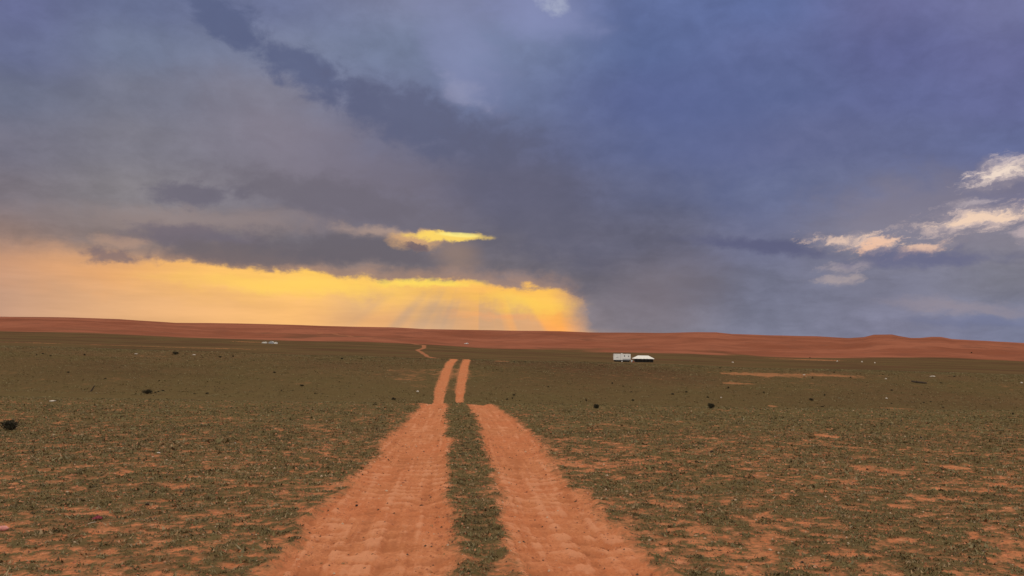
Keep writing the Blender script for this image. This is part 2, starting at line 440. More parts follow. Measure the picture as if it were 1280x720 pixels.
PATCH = []     # bare or thin patches: centre, half sizes
for px0, px1, py, thick, amt in [(905,1066,469,2.4,0.40),(478,545,504.2,1.2,0.9),(1022,1050,546,2.2,1.0),(905,935,479.5,1.5,0.7),
                      (1178,1206,584.5,3,0.9),(1135,1162,623,5,0.8),(1110,1140,635,5,0.7),(172,205,445.5,0.7,0.4),(945,965,470,2,0.5),(960,975,508,1.5,0.7),
                      (40,330,433.2,0.35,0.7),(1085,1145,510.5,0.5,0.7),(618,636,451.5,0.5,0.9),(970,1034,449.5,0.8,0.9),(290,330,427.5,0.4,0.8),
                      (150,178,590,4,0.5),(205,235,608,4,0.5),(480,550,468,7,0.12),(1060,1130,586,5,0.4),(720,800,580,5,0.10),(1000,1100,706,20,0.08)]:
    p0 = hit((px0 + px1) / 2, py + thick); p1 = hit((px0 + px1) / 2, py - thick)
    p1 = p1 if p1[1] - p0[1] < 0.6 * p0[1] else p0
    cy = (p0[1] + p1[1]) / 2
    PATCH.append((uw((px0 + px1) / 2, py)[0] * cy, cy, (px1 - px0) / 2 / FPX * cy * 1.1, max((p1[1] - p0[1]) / 2, 0.25), amt))

def cover_field(X, Y):
    """share of ground hidden by low plants, 0..1"""
    n1 = fbm(X / 3.2, Y / 3.2, 3, 61); n2 = fbm(X / 0.75, Y / 0.75, 4, 67, 0.6); n3 = fbm(X / 14.0, Y / 14.0, 3, 71)
    n4 = fbm(X / 60.0, Y / 60.0, 3, 73)
    lvl = np.interp(Y, [5, 9, 14, 20, 26, 34, 60, 90, 110, 135, 300], [0.05, 0.08, 0.15, 0.24, 0.36, 0.52, 0.5, 0.46, 0.42, 0.5, 0.62])
    far = sstep(Y, 20, 60)
    n5 = fbm(X / 0.26, Y / 0.20, 4, 76, 0.6)
    n6 = fbm(X / 0.13, Y / 0.10, 3, 77, 0.6)
    c = 0.5 + lvl + n1 * 0.30 + n2 * 0.62 + n5 * (1.0 - 0.9 * far) + n6 * (1.5 - 1.4 * far) + n3 * 0.22 + n4 * (0.10 + 0.25 * far)
    for px_, py_, sx_, sy_, am in PATCH:
        q = np.hypot((X - px_) / sx_, (Y - py_) / sy_) + n2 * 0.7 + n1 * 0.4
        c = c - am * 1.3 * (1 - sstep(q, 0.6, 1.25))
    dd, e = rut_fields(X, Y)
    c = c - 1.9 * sstep(dd, -0.20, 0.14)
    mid = (X > e[1]) & (X < e[2]) & (Y < 150)
    c = np.where(mid, c + 0.17 + 0.10 * sstep(Y, 14, 26) - 0.40 * sstep(Y, 80, 90) - 0.25 * sstep((X - e[1]) / (e[2] - e[1]), 0.6, 1.0) * (1 - sstep(Y, 12, 20)), c)
    # thin shoulder beside the ruts
    c = c - 0.22 * sstep(dd, -0.6, -0.1) * (~mid) * (1 - sstep(Y, 16, 26)) - 0.25 * sstep(dd, -1.0, 0) * sstep(Y, 86, 92)
    return np.clip(c, 0, 1), dd, e

# grid lines: fine inside the view, coarser outside
us = np.concatenate([np.linspace(-2.4, -0.72, 60, endpoint=False), np.linspace(-0.72, 0.72, 1250), np.linspace(0.72, 2.4, 61)[1:]])
yrows = [np.array([-30, -20, -12, -6, -2, 0, 2, 3.5, 5])]
yy = 6.0; near_rows = []
while yy < 37: near_rows.append(yy); yy += max(0.022, yy * yy / (2.4 * FPX) * 0.62)
yrows += [np.array(near_rows), np.linspace(37.2, 80, 110), np.linspace(80.4, 152, 260), np.geomspace(153, 1000, 190), np.linspace(1003, 1600, 260), np.array([1625, 1660, 1700, 1760, 1850, 2000, 2300, 2700, 3500, 5000, 9000])]
yl = np.concatenate(yrows)
NR, NC = len(yl), len(us)
Yg = np.repeat(yl[:, None], NC, 1)
Xg = us[None, :] * np.where(Yg < 6, 8 + 0.0 * Yg, 0) + np.where(Yg >= 6, us[None, :] * (Yg + 2.0 * np.exp(-(Yg - 6) / 6.0)), 0)
Xg = np.where(Yg < 6, us[None, :] * (8 + (6 - Yg) * 0.8), Xg)
Xg = Xg + np.where(Yg > 100, 0, 0)
Zg = terrain(Xg, Yg)
cov, dd, ed = cover_field(Xg, Yg)
rut = sstep(dd, -0.10, 0.12)
# wear of the ruts: hollow, washboard, tyre grooves
tl = np.where(np.abs(Xg - (ed[0] + ed[1]) / 2) < np.abs(Xg - (ed[2] + ed[3]) / 2), Xg - (ed[0] + ed[1]) / 2, Xg - (ed[2] + ed[3]) / 2)
nearw = 1 - sstep(Yg, 45, 150)
hollow = -0.07 * sstep(dd, -0.15, 0.35)
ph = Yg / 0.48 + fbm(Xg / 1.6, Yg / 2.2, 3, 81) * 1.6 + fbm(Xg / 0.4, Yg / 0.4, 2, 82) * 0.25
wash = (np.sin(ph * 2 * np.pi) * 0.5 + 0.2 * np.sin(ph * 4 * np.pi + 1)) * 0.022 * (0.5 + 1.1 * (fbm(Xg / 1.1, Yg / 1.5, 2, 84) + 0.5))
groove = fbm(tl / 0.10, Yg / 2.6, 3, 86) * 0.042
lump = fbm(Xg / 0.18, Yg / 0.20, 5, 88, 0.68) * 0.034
ridge_shading = np.clip(0.5 + (wash / 0.022 * 0.22 + groove / 0.042 * 0.62 + lump / 0.034 * 0.5 + fbm(Xg / 0.9, Yg / 1.6, 3, 131) * 0.25) * nearw, 0, 1)  # light on ridges and shade in hollows, painted into the soil colour
Zg = Zg + hollow * np.where(Yg < 160, 1, 0) + rut * (wash + groove + lump) * nearw
Zg = Zg + (1 - rut) * fbm(Xg / 0.35, Yg / 0.35, 4, 90, 0.6) * 0.035 * (1 - sstep(Yg, 50, 150))
Zg = Zg + (1 - rut) * sstep(cov, 0.4, 0.9) * 0.015
Zg = Zg + 0.05 * np.exp(-((dd + 0.12) / 0.10) ** 2) * nearw * (0.5 + fbm(Xg / 0.6, Yg / 0.6, 2, 91))
pd = seg_dist(Xg, Yg, far_path)
pw = np.interp(Yg, [150, 300, 900, 1600], [1.0, 0.75, 2.2, 6.0])
path = (1 - sstep(pd, pw * 0.7, pw * 1.4)) * sstep(Yg, 150, 160)
# second faint track crossing the far plain
ubase = Yg / (Y1 + 0 * Yg)
dune = sstep(Yg + fbm(Xg / 160, Yg / 90, 4, 95) * 130 + fbm(Xg / 40, Yg / 25, 3, 96) * 30, 985, 1040)
cov_far = 1 - path
cov = np.where(Yg > 150, cov * cov_far, cov)

def build_grid(name, mask, mat, kind='structure'):
    """one mesh made of the grid faces where mask is true"""
    idx = np.arange(NR * NC).reshape(NR, NC)
    f = np.stack([idx[:-1, :-1], idx[:-1, 1:], idx[1:, 1:], idx[1:, :-1]], -1)[mask]
    used, inv = np.unique(f.ravel(), return_inverse=True)
    f = inv.reshape(-1, 4)
    me = bpy.data.meshes.new(name)
    co = np.stack([Xg.ravel()[used], Yg.ravel()[used], Zg.ravel()[used]], -1).astype(np.float32)
    me.vertices.add(len(used)); me.vertices.foreach_set('co', co.ravel())
    me.loops.add(f.size); me.loops.foreach_set('vertex_index', f.ravel().astype(np.int32))
    me.polygons.add(len(f))
    me.polygons.foreach_set('loop_start', np.arange(0, f.size, 4, dtype=np.int32))
    me.polygons.foreach_set('use_smooth', np.ones(len(f), bool))
    for an, arr in (('ridge_shading', ridge_shading), ('cover', cov), ('rut', rut), ('dune', dune), ('path', path)):
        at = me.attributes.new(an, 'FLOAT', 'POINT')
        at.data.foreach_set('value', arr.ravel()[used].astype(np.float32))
    me.update(calc_edges=True)
    me.materials.append(mat)
    # share the full grid's normals so the cuts leave no seam
    o = bpy.data.objects.new(name, me); COL.objects.link(o)
    o['kind'] = kind
    return o

# ------------------------------------------------------------------ materials
def new_mat(name):
    mt = bpy.data.materials.new(name); mt.use_nodes = True
    nt = mt.node_tree; nt.nodes.clear()
    h = G(nt)
    b = nt.nodes.new('ShaderNodeBsdfPrincipled'); o = nt.nodes.new('ShaderNodeOutputMaterial')
    nt.links.new(b.outputs[0], o.inputs[0])
    b.inputs['Roughness'].default_value = 0.9
    b.inputs['Specular IOR Level'].default_value = 0.15
    return mt, h, b
def attr(h, name):
    n = h.n.new('ShaderNodeAttribute'); n.attribute_name = name
    return n.outputs['Fac']

def ground_material():
    mt, h, b = new_mat('desert_ground')
    P = h.n.new('ShaderNodeNewGeometry').outputs['Position']
    cover, rut_, dn, pth = attr(h, 'cover'), attr(h, 'rut'), attr(h, 'dune'), attr(h, 'path')
    rut0 = rut_
    nA = h.noise(P, 0.35, 4, 0.6); nB = h.noise(P, 3.0, 6, 0.65); nC = h.noise(P, 22.0, 4, 0.7)
    nD = h.noise(P, 0.05, 4, 0.6); nE = h.noise(P, 0.012, 4, 0.55)
    rb = h.m('ADD', h.m('MULTIPLY', h.m('SUBTRACT', h.noise(P, 7.0, 5, 0.7), 0.5), 2.2), rut0)
    rut_ = h.mr(rb, 0.38, 0.62)
    lng = h.noise(h.v('MULTIPLY', P, (1.0, 0.10, 1.0)), 9.0, 4, 0.65)
    soil = h.mix(h.mr(nB, 0.3, 0.7), (0.46, 0.168, 0.072), (0.60, 0.245, 0.118))
    soil = h.mix(h.mr(lng, 0.48, 0.68, 0.0, 0.5), soil, (0.42, 0.145, 0.068))
    soil = h.mix(h.mr(lng, 0.45, 0.30, 0.0, 0.5), soil, (0.63, 0.27, 0.15))
    soil = h.mix(h.mr(nA, 0.35, 0.7, 0.0, 0.6), soil, (0.55, 0.175, 0.075))
    soil = h.mix(h.mr(nC, 0.52, 0.66, 0.0, 0.55), soil, (0.33, 0.115, 0.06))
    soil = h.mix(h.mr(nC, 0.45, 0.33, 0.0, 0.45), soil, (0.68, 0.30, 0.17))
    soil = h.mix(h.mr(h.noise(P, 45.0, 2, 0.6), 0.66, 0.74, 0.0, 0.8), soil, (0.13, 0.07, 0.045))
    # crusted soil between the plants is duller than the driven sand
    crust = h.mix(h.mr(nB, 0.38, 0.62), (0.24, 0.120, 0.058), (0.46, 0.192, 0.090))
    crust = h.mix(h.mr(nC, 0.42, 0.62, 0.0, 0.75), crust, (0.15, 0.092, 0.048))
    crust = h.mix(h.mr(h.noise(P, 9.0, 5, 0.7), 0.50, 0.64, 0.0, 0.6), crust, (0.17, 0.115, 0.055))
    cm = h.m('MULTIPLY', h.m('SUBTRACT', 1.0, h.m('MULTIPLY', rut_, 0.9)), h.mr(h.m('ADD', cover, h.m('MULTIPLY', h.m('SUBTRACT', h.noise(P, 6.0, 5, 0.7), 0.5), 2.2)), -0.25, 0.35))
    soil = h.mix(h.mr(attr(h, 'ridge_shading'), 0.42, 0.1, 0.0, 0.65), soil, (0.40, 0.145, 0.066))  # painted shade in the hollows of the ruts
    soil = h.mix(h.mr(attr(h, 'ridge_shading'), 0.58, 0.9, 0.0, 0.65), soil, (0.66, 0.30, 0.165))  # painted light on the ripple and groove tops
    fy_ = h.sep(P)[1]
    cm = h.m('MAXIMUM', cm, h.m('MULTIPLY', h.mr(fy_, 45, 90, 0.0, 0.85), h.m('SUBTRACT', 1.0, rut_)))
    soil = h.mix(cm, soil, crust)
    veg = h.mix(h.mr(nB, 0.35, 0.65), (0.112, 0.082, 0.036), (0.165, 0.120, 0.055))
    veg = h.mix(h.mr(nA, 0.4, 0.65, 0.0, 0.5), veg, (0.13, 0.085, 0.042))
    veg = h.mix(h.mr(nC, 0.45, 0.75, 0.0, 0.6), veg, (0.05, 0.042, 0.022))
    farveg = h.mix(h.mr(nD, 0.35, 0.65), (0.120, 0.086, 0.040), (0.145, 0.088, 0.045))
    farveg = h.mix(h.mr(nB, 0.45, 0.62, 0.0, 0.55), farveg, (0.066, 0.048, 0.023))
    farveg = h.mix(h.mr(h.noise(P, 0.8, 5, 0.7), 0.5, 0.66, 0.0, 0.5), farveg, (0.15, 0.092, 0.048))
    farveg = h.mix(h.mr(nE, 0.45, 0.6, 0.0, 0.6), farveg, (0.085, 0.045, 0.028))
    band = h.noise(h.v('MULTIPLY', P, (0.16, 1.0, 0.0)), 0.03, 5, 0.65)
    farveg = h.mix(h.mr(band, 0.56, 0.68, 0.0, 0.75), farveg, (0.17, 0.085, 0.048))
    farveg = h.mix(h.mr(band, 0.44, 0.32, 0.0, 0.6), farveg, (0.050, 0.036, 0.018))
    px, py, pz = h.sep(P)
    veg = h.mix(h.mr(py, 60, 130), veg, farveg)
    cn = h.m('ADD', cover, h.m('MULTIPLY', h.m('SUBTRACT', nB, 0.5), 0.9))
    cn = h.m('ADD', cn, h.m('MULTIPLY', h.m('SUBTRACT', nC, 0.5), 0.5))
    thr = h.mr(py, 20, 90, 0.62, 0.40)
    f = h.mr(cn, h.m('SUBTRACT', thr, 0.22), h.m('ADD', thr, 0.22))
    f = h.m('MULTIPLY', f, h.m('SUBTRACT', 1.0, h.m('MULTIPLY', rut0, 0.9)))
    col = h.mix(f, soil, veg)
    # red dunes
    Ps = h.v('MULTIPLY', P, (0.5, 1.0, 3.0))
    dA = h.noise(Ps, 0.010, 5, 0.6); dB = h.noise(Ps, 0.045, 6, 0.65)
    dc = h.mix(h.mr(dA, 0.35, 0.65), (0.235, 0.082, 0.048), (0.325, 0.120, 0.072))
    dc = h.mix(h.mr(dB, 0.45, 0.68, 0.0, 0.6), dc, (0.20, 0.080, 0.052))
    dc = h.mix(h.mr(h.noise(Ps, 0.006, 4, 0.6), 0.56, 0.68, 0.0, 0.55), dc, (0.12, 0.068, 0.040))
    col = h.mix(dn, col, dc)
    col = h.mix(h.m('MULTIPLY', pth, 0.65), col, (0.34, 0.135, 0.075))
    h.put(b.inputs['Base Color'], col)
    b.inputs['Roughness'].default_value = 0.95
    b.inputs['Specular IOR Level'].default_value = 0.0
    bp = h.n.new('ShaderNodeBump'); bp.inputs['Strength'].default_value = 0.9
    bp.inputs['Distance'].default_value = 0.03
    h.put(bp.inputs['Height'], h.m('ADD', h.m('MULTIPLY', nC, 0.5), nB))
    h.put(b.inputs['Normal'], bp.outputs[0])
    return mt
GM = ground_material()
rf = (rut[:-1, :-1] + rut[1:, 1:] + rut[:-1, 1:] + rut[1:, :-1]) / 4
yf = Yg[:-1, :-1]
track_mask = (rf > 0.5) & (yf < 152)
dune_mask = yf >= 1000
pathf = (path[:-1, :-1] + path[1:, 1:]) / 2
path_mask = (pathf > 0.4) & (yf > 200) & (yf < 1600)
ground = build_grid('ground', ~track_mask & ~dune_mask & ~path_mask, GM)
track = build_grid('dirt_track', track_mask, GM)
dunes = build_grid('sand_dunes', dune_mask & ~path_mask, GM)
fpath = build_grid('far_path', path_mask, GM)

# ------------------------------------------------------------------ low plants (one mass)
def surf_z(x, y):
    """height of the built grid near the camera, incl. ruts"""
    r = np.clip(np.searchsorted(yl, y) - 1, 0, NR - 2)
    ty = (y - yl[r]) / (yl[r+1] - yl[r])
    def row(rr):
        sc = np.where(yl[rr] < 6, 8 + (6 - yl[rr]) * 0.8, yl[rr] + 2.0 * np.exp(-(yl[rr] - 6) / 6.0))
        uu = x / sc
        c = np.clip(np.searchsorted(us, uu) - 1, 0, NC - 2)
        t = np.clip((uu - us[c]) / (us[c+1] - us[c]), 0, 1)
        return Zg[rr, c] * (1 - t) + Zg[rr, c+1] * t
    return row(r) * (1 - ty) + row(r + 1) * ty

def leaf_material():
    mt, h, b = new_mat('plant_leaves')
    n = h.n.new('ShaderNodeVertexColor'); n.layer_name = 'tint'
    h.put(b.inputs['Base Color'], n.outputs[0])
    b.inputs['Roughness'].default_value = 0.8
    return mt
LEAF = leaf_material()

def tuft_mesh(name, bands):
    V = []; C = []
    for (ya, yb, dens, nbl, hmin, hmax, wid, spread, keep) in bands:
        area = 0.70 * (yb * yb - ya * ya)
        n = int(area * dens)
        y = np.sqrt(rng.uniform(ya * ya, yb * yb, n)); x = rng.uniform(-0.70, 0.70, n) * y
        cv_, dd_, _ = cover_field(x, y)
        clump = fbm(x / 0.16, y / 0.13, 2, 101)
        p = sstep(cv_ + clump * 0.5, 0.15, 1.0) * keep
        p = np.maximum(p, 0.03 * (dd_ < 0.5)); p = np.maximum(p, 0.16 * (dd_ < 0.02) * (cv_ < 0.3)) ; p = p * np.where(dd_ > 0.35, 0.15, 1)
        k = rng.random(n) < p
        x = x[k]; y = y[k]; cvk = cv_[k]; n = len(x)
        z = surf_z(x, y) - 0.004
        size = rng.lognormal(0, 0.35, n) * (0.65 + 0.5 * cvk)
        kind = rng.random(n)
        tn = fbm(x / 1.7, y / 1.7, 3, 107)
        pal = np.array([(0.155,0.125,0.055),(0.205,0.168,0.088),(0.075,0.056,0.028),(0.21,0.132,0.065),(0.30,0.21,0.12)])
        kind = kind * np.interp(y, [16, 24, 34], [1.0, 0.85, 0.6])
        ki = np.digitize(kind + tn * 0.25, [0.34, 0.55, 0.68, 0.90])
        ccol = pal[ki]
        for j in range(nbl):
            a = rng.uniform(0, 2 * np.pi, n)
            rr = np.sqrt(rng.random(n)) * spread * size
            bx = x + np.cos(a) * rr; by = y + np.sin(a) * rr
            a2 = rng.uniform(0, 2 * np.pi, n)
            hh = rng.uniform(hmin, hmax, n) * size
            lean = rng.uniform(0.4, 1.5, n) * hh
            w = wid * rng.uniform(0.5, 1.2, n) * size
            px_ = -np.sin(a2) * w; py_ = np.cos(a2) * w
            tri = np.stack([np.stack([bx - px_, by - py_, z], -1), np.stack([bx + px_, by + py_, z], -1),
                            np.stack([bx + np.cos(a2) * lean, by + np.sin(a2) * lean, z + hh], -1)], 1)
            V.append(tri.reshape(-1, 3))
            C.append(np.repeat(ccol * rng.uniform(0.7, 1.3, (n, 1)), 3, 0))
    V = np.concatenate(V).astype(np.float32); C = np.concatenate(C)
    nt = len(V) // 3
    print(name, nt, 'triangles')
    me = bpy.data.meshes.new(name)
    me.vertices.add(len(V)); me.vertices.foreach_set('co', V.ravel())
    me.loops.add(len(V)); me.loops.foreach_set('vertex_index', np.arange(len(V), dtype=np.int32))
    me.polygons.add(nt); me.polygons.foreach_set('loop_start', np.arange(0, len(V), 3, dtype=np.int32))
    ca = me.color_attributes.new('tint', 'FLOAT_COLOR', 'POINT')
    ca.data.foreach_set('color', np.concatenate([C, np.ones((len(C), 1))], 1).astype(np.float32).ravel())
    me.update(calc_edges=True)
    me.materials.append(LEAF)
    o = bpy.data.objects.new(name, me); COL.objects.link(o)
    o['kind'] = 'stuff'
    o['label'] = 'low sparse grey-green desert plants covering the orange sand'
    o['category'] = 'ground cover'
    return o
#        ya   yb   /m2 blades hmin   hmax   width  spread keep
tuft_mesh('ground_cover', [
    (6.0, 13, 520, 8, 0.004, 0.019, 0.0070, 0.038, 0.85),
    (13, 24, 230, 7, 0.006, 0.024, 0.0100, 0.055, 0.85),
    (24, 33,  60, 7, 0.008, 0.024, 0.0160, 0.10, 0.8),
    (33, 41,  40, 6, 0.006, 0.020, 0.0200, 0.12, 0.6),
    (82, 150, 6.0, 5, 0.015, 0.050, 0.045, 0.28, 0.8)])

def clod_mesh(name):
    V = []; C = []
    for ya, yb, dens, smin, smax in [(6.0, 12, 130, 0.005, 0.020), (12, 24, 36, 0.009, 0.030), (24, 38, 8, 0.012, 0.035)]:
        n = int(0.70 * (yb * yb - ya * ya) * dens)
        y = np.sqrt(rng.uniform(ya * ya, yb * yb, n)); x = rng.uniform(-0.70, 0.70, n) * y
        _, dd_, _ = cover_field(x, y)
        p = np.where(dd_ > 0.25, 0.30 + 0.5 * (fbm(x / 0.8, y / 0.8, 2, 120) > 0.25), 0.9)
        k = rng.random(n) < p; x = x[k]; y = y[k]; n = len(x)
        z = surf_z(x, y); s = rng.uniform(0, 1, n) ** 2.5 * (smax - smin) + smin
        pal = np.array([(0.40,0.15,0.075),(0.30,0.115,0.06),(0.52,0.23,0.125),(0.09,0.055,0.035),(0.50,0.36,0.25)])
        cc = pal[np.digitize(rng.random(n), [0.34, 0.60, 0.80, 0.95])]
        base_ = np.array([(1,0,0),(0,1,0),(-1,0,0),(0,-1,0),(0,0,0.9)], float)
        a = rng.uniform(0, 6.28, n); jit = rng.uniform(0.6, 1.3, (n, 5, 1))
        P5 = base_[None] * jit * s[:, None, None]
        ca, sa = np.cos(a)[:, None], np.sin(a)[:, None]
        X5 = P5[..., 0] * ca * 1.3 - P5[..., 1] * sa + x[:, None]; Y5 = P5[..., 0] * sa * 1.3 + P5[..., 1] * ca + y[:, None]
        Z5 = P5[..., 2] + z[:, None] - 0.001
        Q5 = np.stack([X5, Y5, Z5], -1)
        for i in range(4):
            V.append(np.stack([Q5[:, i], Q5[:, (i + 1) % 4], Q5[:, 4]], 1).reshape(-1, 3)); C.append(np.repeat(cc, 3, 0))
    V = np.concatenate(V).astype(np.float32); C = np.concatenate(C); nt = len(V) // 3
    me = bpy.data.meshes.new(name)
    me.vertices.add(len(V)); me.vertices.foreach_set('co', V.ravel())
    me.loops.add(len(V)); me.loops.foreach_set('vertex_index', np.arange(len(V), dtype=np.int32))
    me.polygons.add(nt); me.polygons.foreach_set('loop_start', np.arange(0, len(V), 3, dtype=np.int32))
    at = me.color_attributes.new('tint', 'FLOAT_COLOR', 'POINT')
    at.data.foreach_set('color', np.concatenate([C, np.ones((len(C), 1))], 1).astype(np.float32).ravel())
    me.update(calc_edges=True); me.materials.append(LEAF)
    o = bpy.data.objects.new(name, me); COL.objects.link(o)
    o['kind'] = 'stuff'; o['label'] = 'loosened crumbs of soil and grit scattered over the ruts and sand'; o['category'] = 'grit'
clod_mesh('loose_grit')

# ------------------------------------------------------------------ simple materials
def plain(name, col, rough=0.8, var=0.12, scale=3.0, spec=0.2, metal=0.0):
    mt, h, b = new_mat(name)
    tcn = h.n.new('ShaderNodeTexCoord').outputs['Object']
    n = h.noise(tcn, scale, 4, 0.6)
    h.put(b.inputs['Base Color'], h.mix(h.mr(n, 0.3, 0.7), tuple(c * (1 - var) for c in col), tuple(min(1, c * (1 + var)) for c in col)))
    b.inputs['Roughness'].default_value = rough; b.inputs['Specular IOR Level'].default_value = spec
    b.inputs['Metallic'].default_value = metal
    return mt
M = dict(
    twig=plain('dry_twigs', (0.030, 0.022, 0.016), 0.9, 0.3, 20),
    shrub=plain('dark_shrub_leaves', (0.034, 0.030, 0.017), 0.85, 0.35, 15),
    clod=plain('dark_clod', (0.035, 0.022, 0.016), 0.9, 0.3, 25),
    white=plain('white_painted_panel', (0.78, 0.79, 0.80), 0.5, 0.05, 1.2),
    grey=plain('grey_painted_panel', (0.36, 0.38, 0.42), 0.6, 0.08, 2),
    dark=plain('dark_steel', (0.02, 0.02, 0.022), 0.6, 0.2, 5),
    rubber=plain('tyre_rubber', (0.018, 0.018, 0.018), 0.85, 0.2, 8),
    canvas=plain('white_canvas', (0.80, 0.79, 0.76), 0.85, 0.05, 1.0),
    goat=plain('black_goat_hair_cloth', (0.016, 0.014, 0.014), 0.95, 0.3, 4),
    glass=plain('dark_window_glass', (0.02, 0.025, 0.03), 0.1, 0.1, 2, 0.5),
    pale=plain('pale_stone', (0.62, 0.56, 0.50), 0.85, 0.2, 12),
    rag=plain('pink_rag_cloth', (0.42, 0.085, 0.12), 0.9, 0.25, 30),
    pink=plain('pale_pink_plastic', (0.62, 0.26, 0.24), 0.6, 0.15, 20),
    wood=plain('weathered_wood', (0.06, 0.045, 0.035), 0.9, 0.3, 12),
    palewood=plain('bleached_stick', (0.50, 0.42, 0.33), 0.9, 0.15, 20),
    redbrown=plain('red_brown_tarpaulin', (0.20, 0.055, 0.035), 0.85, 0.2, 4),
    blue=plain('pale_blue_plastic', (0.55, 0.62, 0.70), 0.5, 0.08, 4),
)

def link(name, me, mat, parent=None, loc=(0, 0, 0), rz=0.0):
    if mat is not None and not me.materials: me.materials.append(mat)
    o = bpy.data.objects.new(name, me); COL.objects.link(o)
    o.location = loc; o.rotation_euler = (0, 0, rz)
    if parent is not None: o.parent = parent
    return o
def tag(o, label, cat, group=None):
    o['label'] = label; o['category'] = cat
    if group: o['group'] = group
    return o
def empty(name, loc, rz=0.0):
    o = bpy.data.objects.new(name, None); COL.objects.link(o)
    o.empty_display_size = 0.3
    o.location = loc; o.rotation_euler = (0, 0, rz); return o
def bm_mesh(name, bm, smooth=False):
    me = bpy.data.meshes.new(name); bm.to_mesh(me); bm.free()
    if smooth:
        for p in me.polygons: p.use_smooth = True
    return me
def box(bm, c, s, bevel=0.0):
    r = bmesh.ops.create_cube(bm, size=1.0)
    for v in r['verts']: v.co = Vector((c[0] + v.co.x * s[0], c[1] + v.co.y * s[1], c[2] + v.co.z * s[2]))
    if bevel > 0:
        es = list({e for v in r['verts'] for e in v.link_edges})
        bmesh.ops.bevel(bm, geom=es, offset=bevel, segments=2, affect='EDGES')
def tube(bm, pts, radii, seg=6):
    rings = []
    for i, p in enumerate(pts):
        p = Vector(p)
        t = (Vector(pts[min(i + 1, len(pts) - 1)]) - Vector(pts[max(i - 1, 0)])).normalized()
        a = t.cross(Vector((0, 0, 1)))
        if a.length < 0.1: a = t.cross(Vector((1, 0, 0)))
        a.normalize(); b = t.cross(a)
        rings.append([bm.verts.new(p + (a * math.cos(k * 2 * math.pi / seg) + b * math.sin(k * 2 * math.pi / seg)) * radii[i]) for k in range(seg)])
    for r0_, r1_ in zip(rings[:-1], rings[1:]):
        for k in range(seg): bm.faces.new((r0_[k], r0_[(k+1) % seg], r1_[(k+1) % seg], r1_[k]))
    bm.faces.new(rings[0][::-1]); bm.faces.new(rings[-1])
def cyl(bm, c, r, length, axis='X', seg=20):
    h = length / 2
    v = {'X': Vector((h, 0, 0)), 'Y': Vector((0, h, 0)), 'Z': Vector((0, 0, h))}[axis]
    tube(bm, [Vector(c) - v, Vector(c) + v], [r, r], seg)

# ------------------------------------------------------------------ shrubs
def foliage_mesh(seed, w, h, n, leaf, flat=0.0):
    rd = random.Random(seed); bm = bmesh.new()
    lobes = [(rd.uniform(-0.3, 0.3) * w, rd.uniform(-0.25, 0.25) * w, rd.uniform(0.25, 0.6) * h, rd.uniform(0.2, 0.34)) for _ in range(9)]
    for i in range(n):
        lx, ly, lz, lr = lobes[rd.randrange(9)]
        d_ = Vector((rd.gauss(0, 1), rd.gauss(0, 1), rd.gauss(0, 1))).normalized() * (rd.random() ** 0.45)
        p = Vector((lx + d_.x * lr * w, ly + d_.y * lr * w, max(0.02 * h, lz + d_.z * lr * h * 1.25)))
        a = Vector((rd.gauss(0, 1), rd.gauss(0, 1), rd.gauss(0, 1))).normalized()
        b_ = a.cross(Vector((rd.gauss(0, 1), rd.gauss(0, 1), rd.gauss(0, 1)))).normalized()
        s = leaf * rd.uniform(0.6, 1.4)
        bm.faces.new([bm.verts.new(p + q) for q in (a * s, b_ * s * 0.5, -a * s, -b_ * s * 0.5)])
    return bm_mesh('foliage', bm)
def stems_mesh(seed, w, h, n, r):
    rd = random.Random(seed + 500); bm = bmesh.new()
    for i in range(n):
        a = rd.uniform(0, 2 * math.pi); t = rd.uniform(0.3, 1.0)
        tip = Vector((math.cos(a) * w * 0.5 * t, math.sin(a) * w * 0.5 * t, h * rd.uniform(0.5, 1.02)))
        mid_ = tip * 0.5 + Vector((rd.uniform(-.06, .06) * w, rd.uniform(-.06, .06) * w, -0.05 * h))
        tube(bm, [(0, 0, -0.03), mid_, tip], [r, r * 0.7, r * 0.25], 4)
    return bm_mesh('stem', bm)
def size_at(px, py, ymin=0):
    x, y, z = hit(px, py, ymin)
    if y < 152 and y > 6: z = float(surf_z(np.array([x]), np.array([y]))[0])
    return x, y, z, y / FPX          # metres per photo pixel
protos = {}
def big_shrub(px, py, wpx, hpx, label, seed):
    x, y, z, k = size_at(px, py)
    o = empty('desert_shrub', (x, y, z))
    w, h = wpx * k, hpx * k
    link('foliage', foliage_mesh(seed, w, h, 1000, 0.036 * max(w, 0.6)), M['shrub'], o)
    link('stem', stems_mesh(seed, w, h, 26, 0.014 * max(w, .8)), M['twig'], o)
    return tag(o, label, 'shrub', 'dark shrubs on the plain')
SM = [foliage_mesh(900 + i, 1.0, 1.0, 340, 0.085) for i in range(5)]
def clump_mesh(seed):
    bm = bmesh.new(); rd = random.Random(seed)
    bmesh.ops.create_icosphere(bm, subdivisions=3, radius=0.5)
    off = Vector((rd.random() * 50, rd.random() * 50, 3))
    from mathutils import noise as mn
    for v in bm.verts:
        f = 1 + 0.38 * mn.fractal(v.co * 2.2 + off, 0.7, 2.0, 4)
        v.co = v.co * f; v.co.z = max(-0.05, v.co.z + 0.28)
    return bm_mesh('clod', bm, True)
CM = [clump_mesh(70 + i) for i in range(4)]
_si = 0
def small_shrub(px, py, wpx, hpx, label):
    global _si; _si += 1
    x, y, z, k = size_at(px, py)
    o = link('desert_shrub', SM[_si % 5], M['shrub'], None, (x, y, z - 0.02 * hpx * k), _si * 1.3)
    o.scale = (wpx * k, wpx * k, hpx * k * 1.1)
    return tag(o, label, 'shrub', 'dark shrubs on the plain')
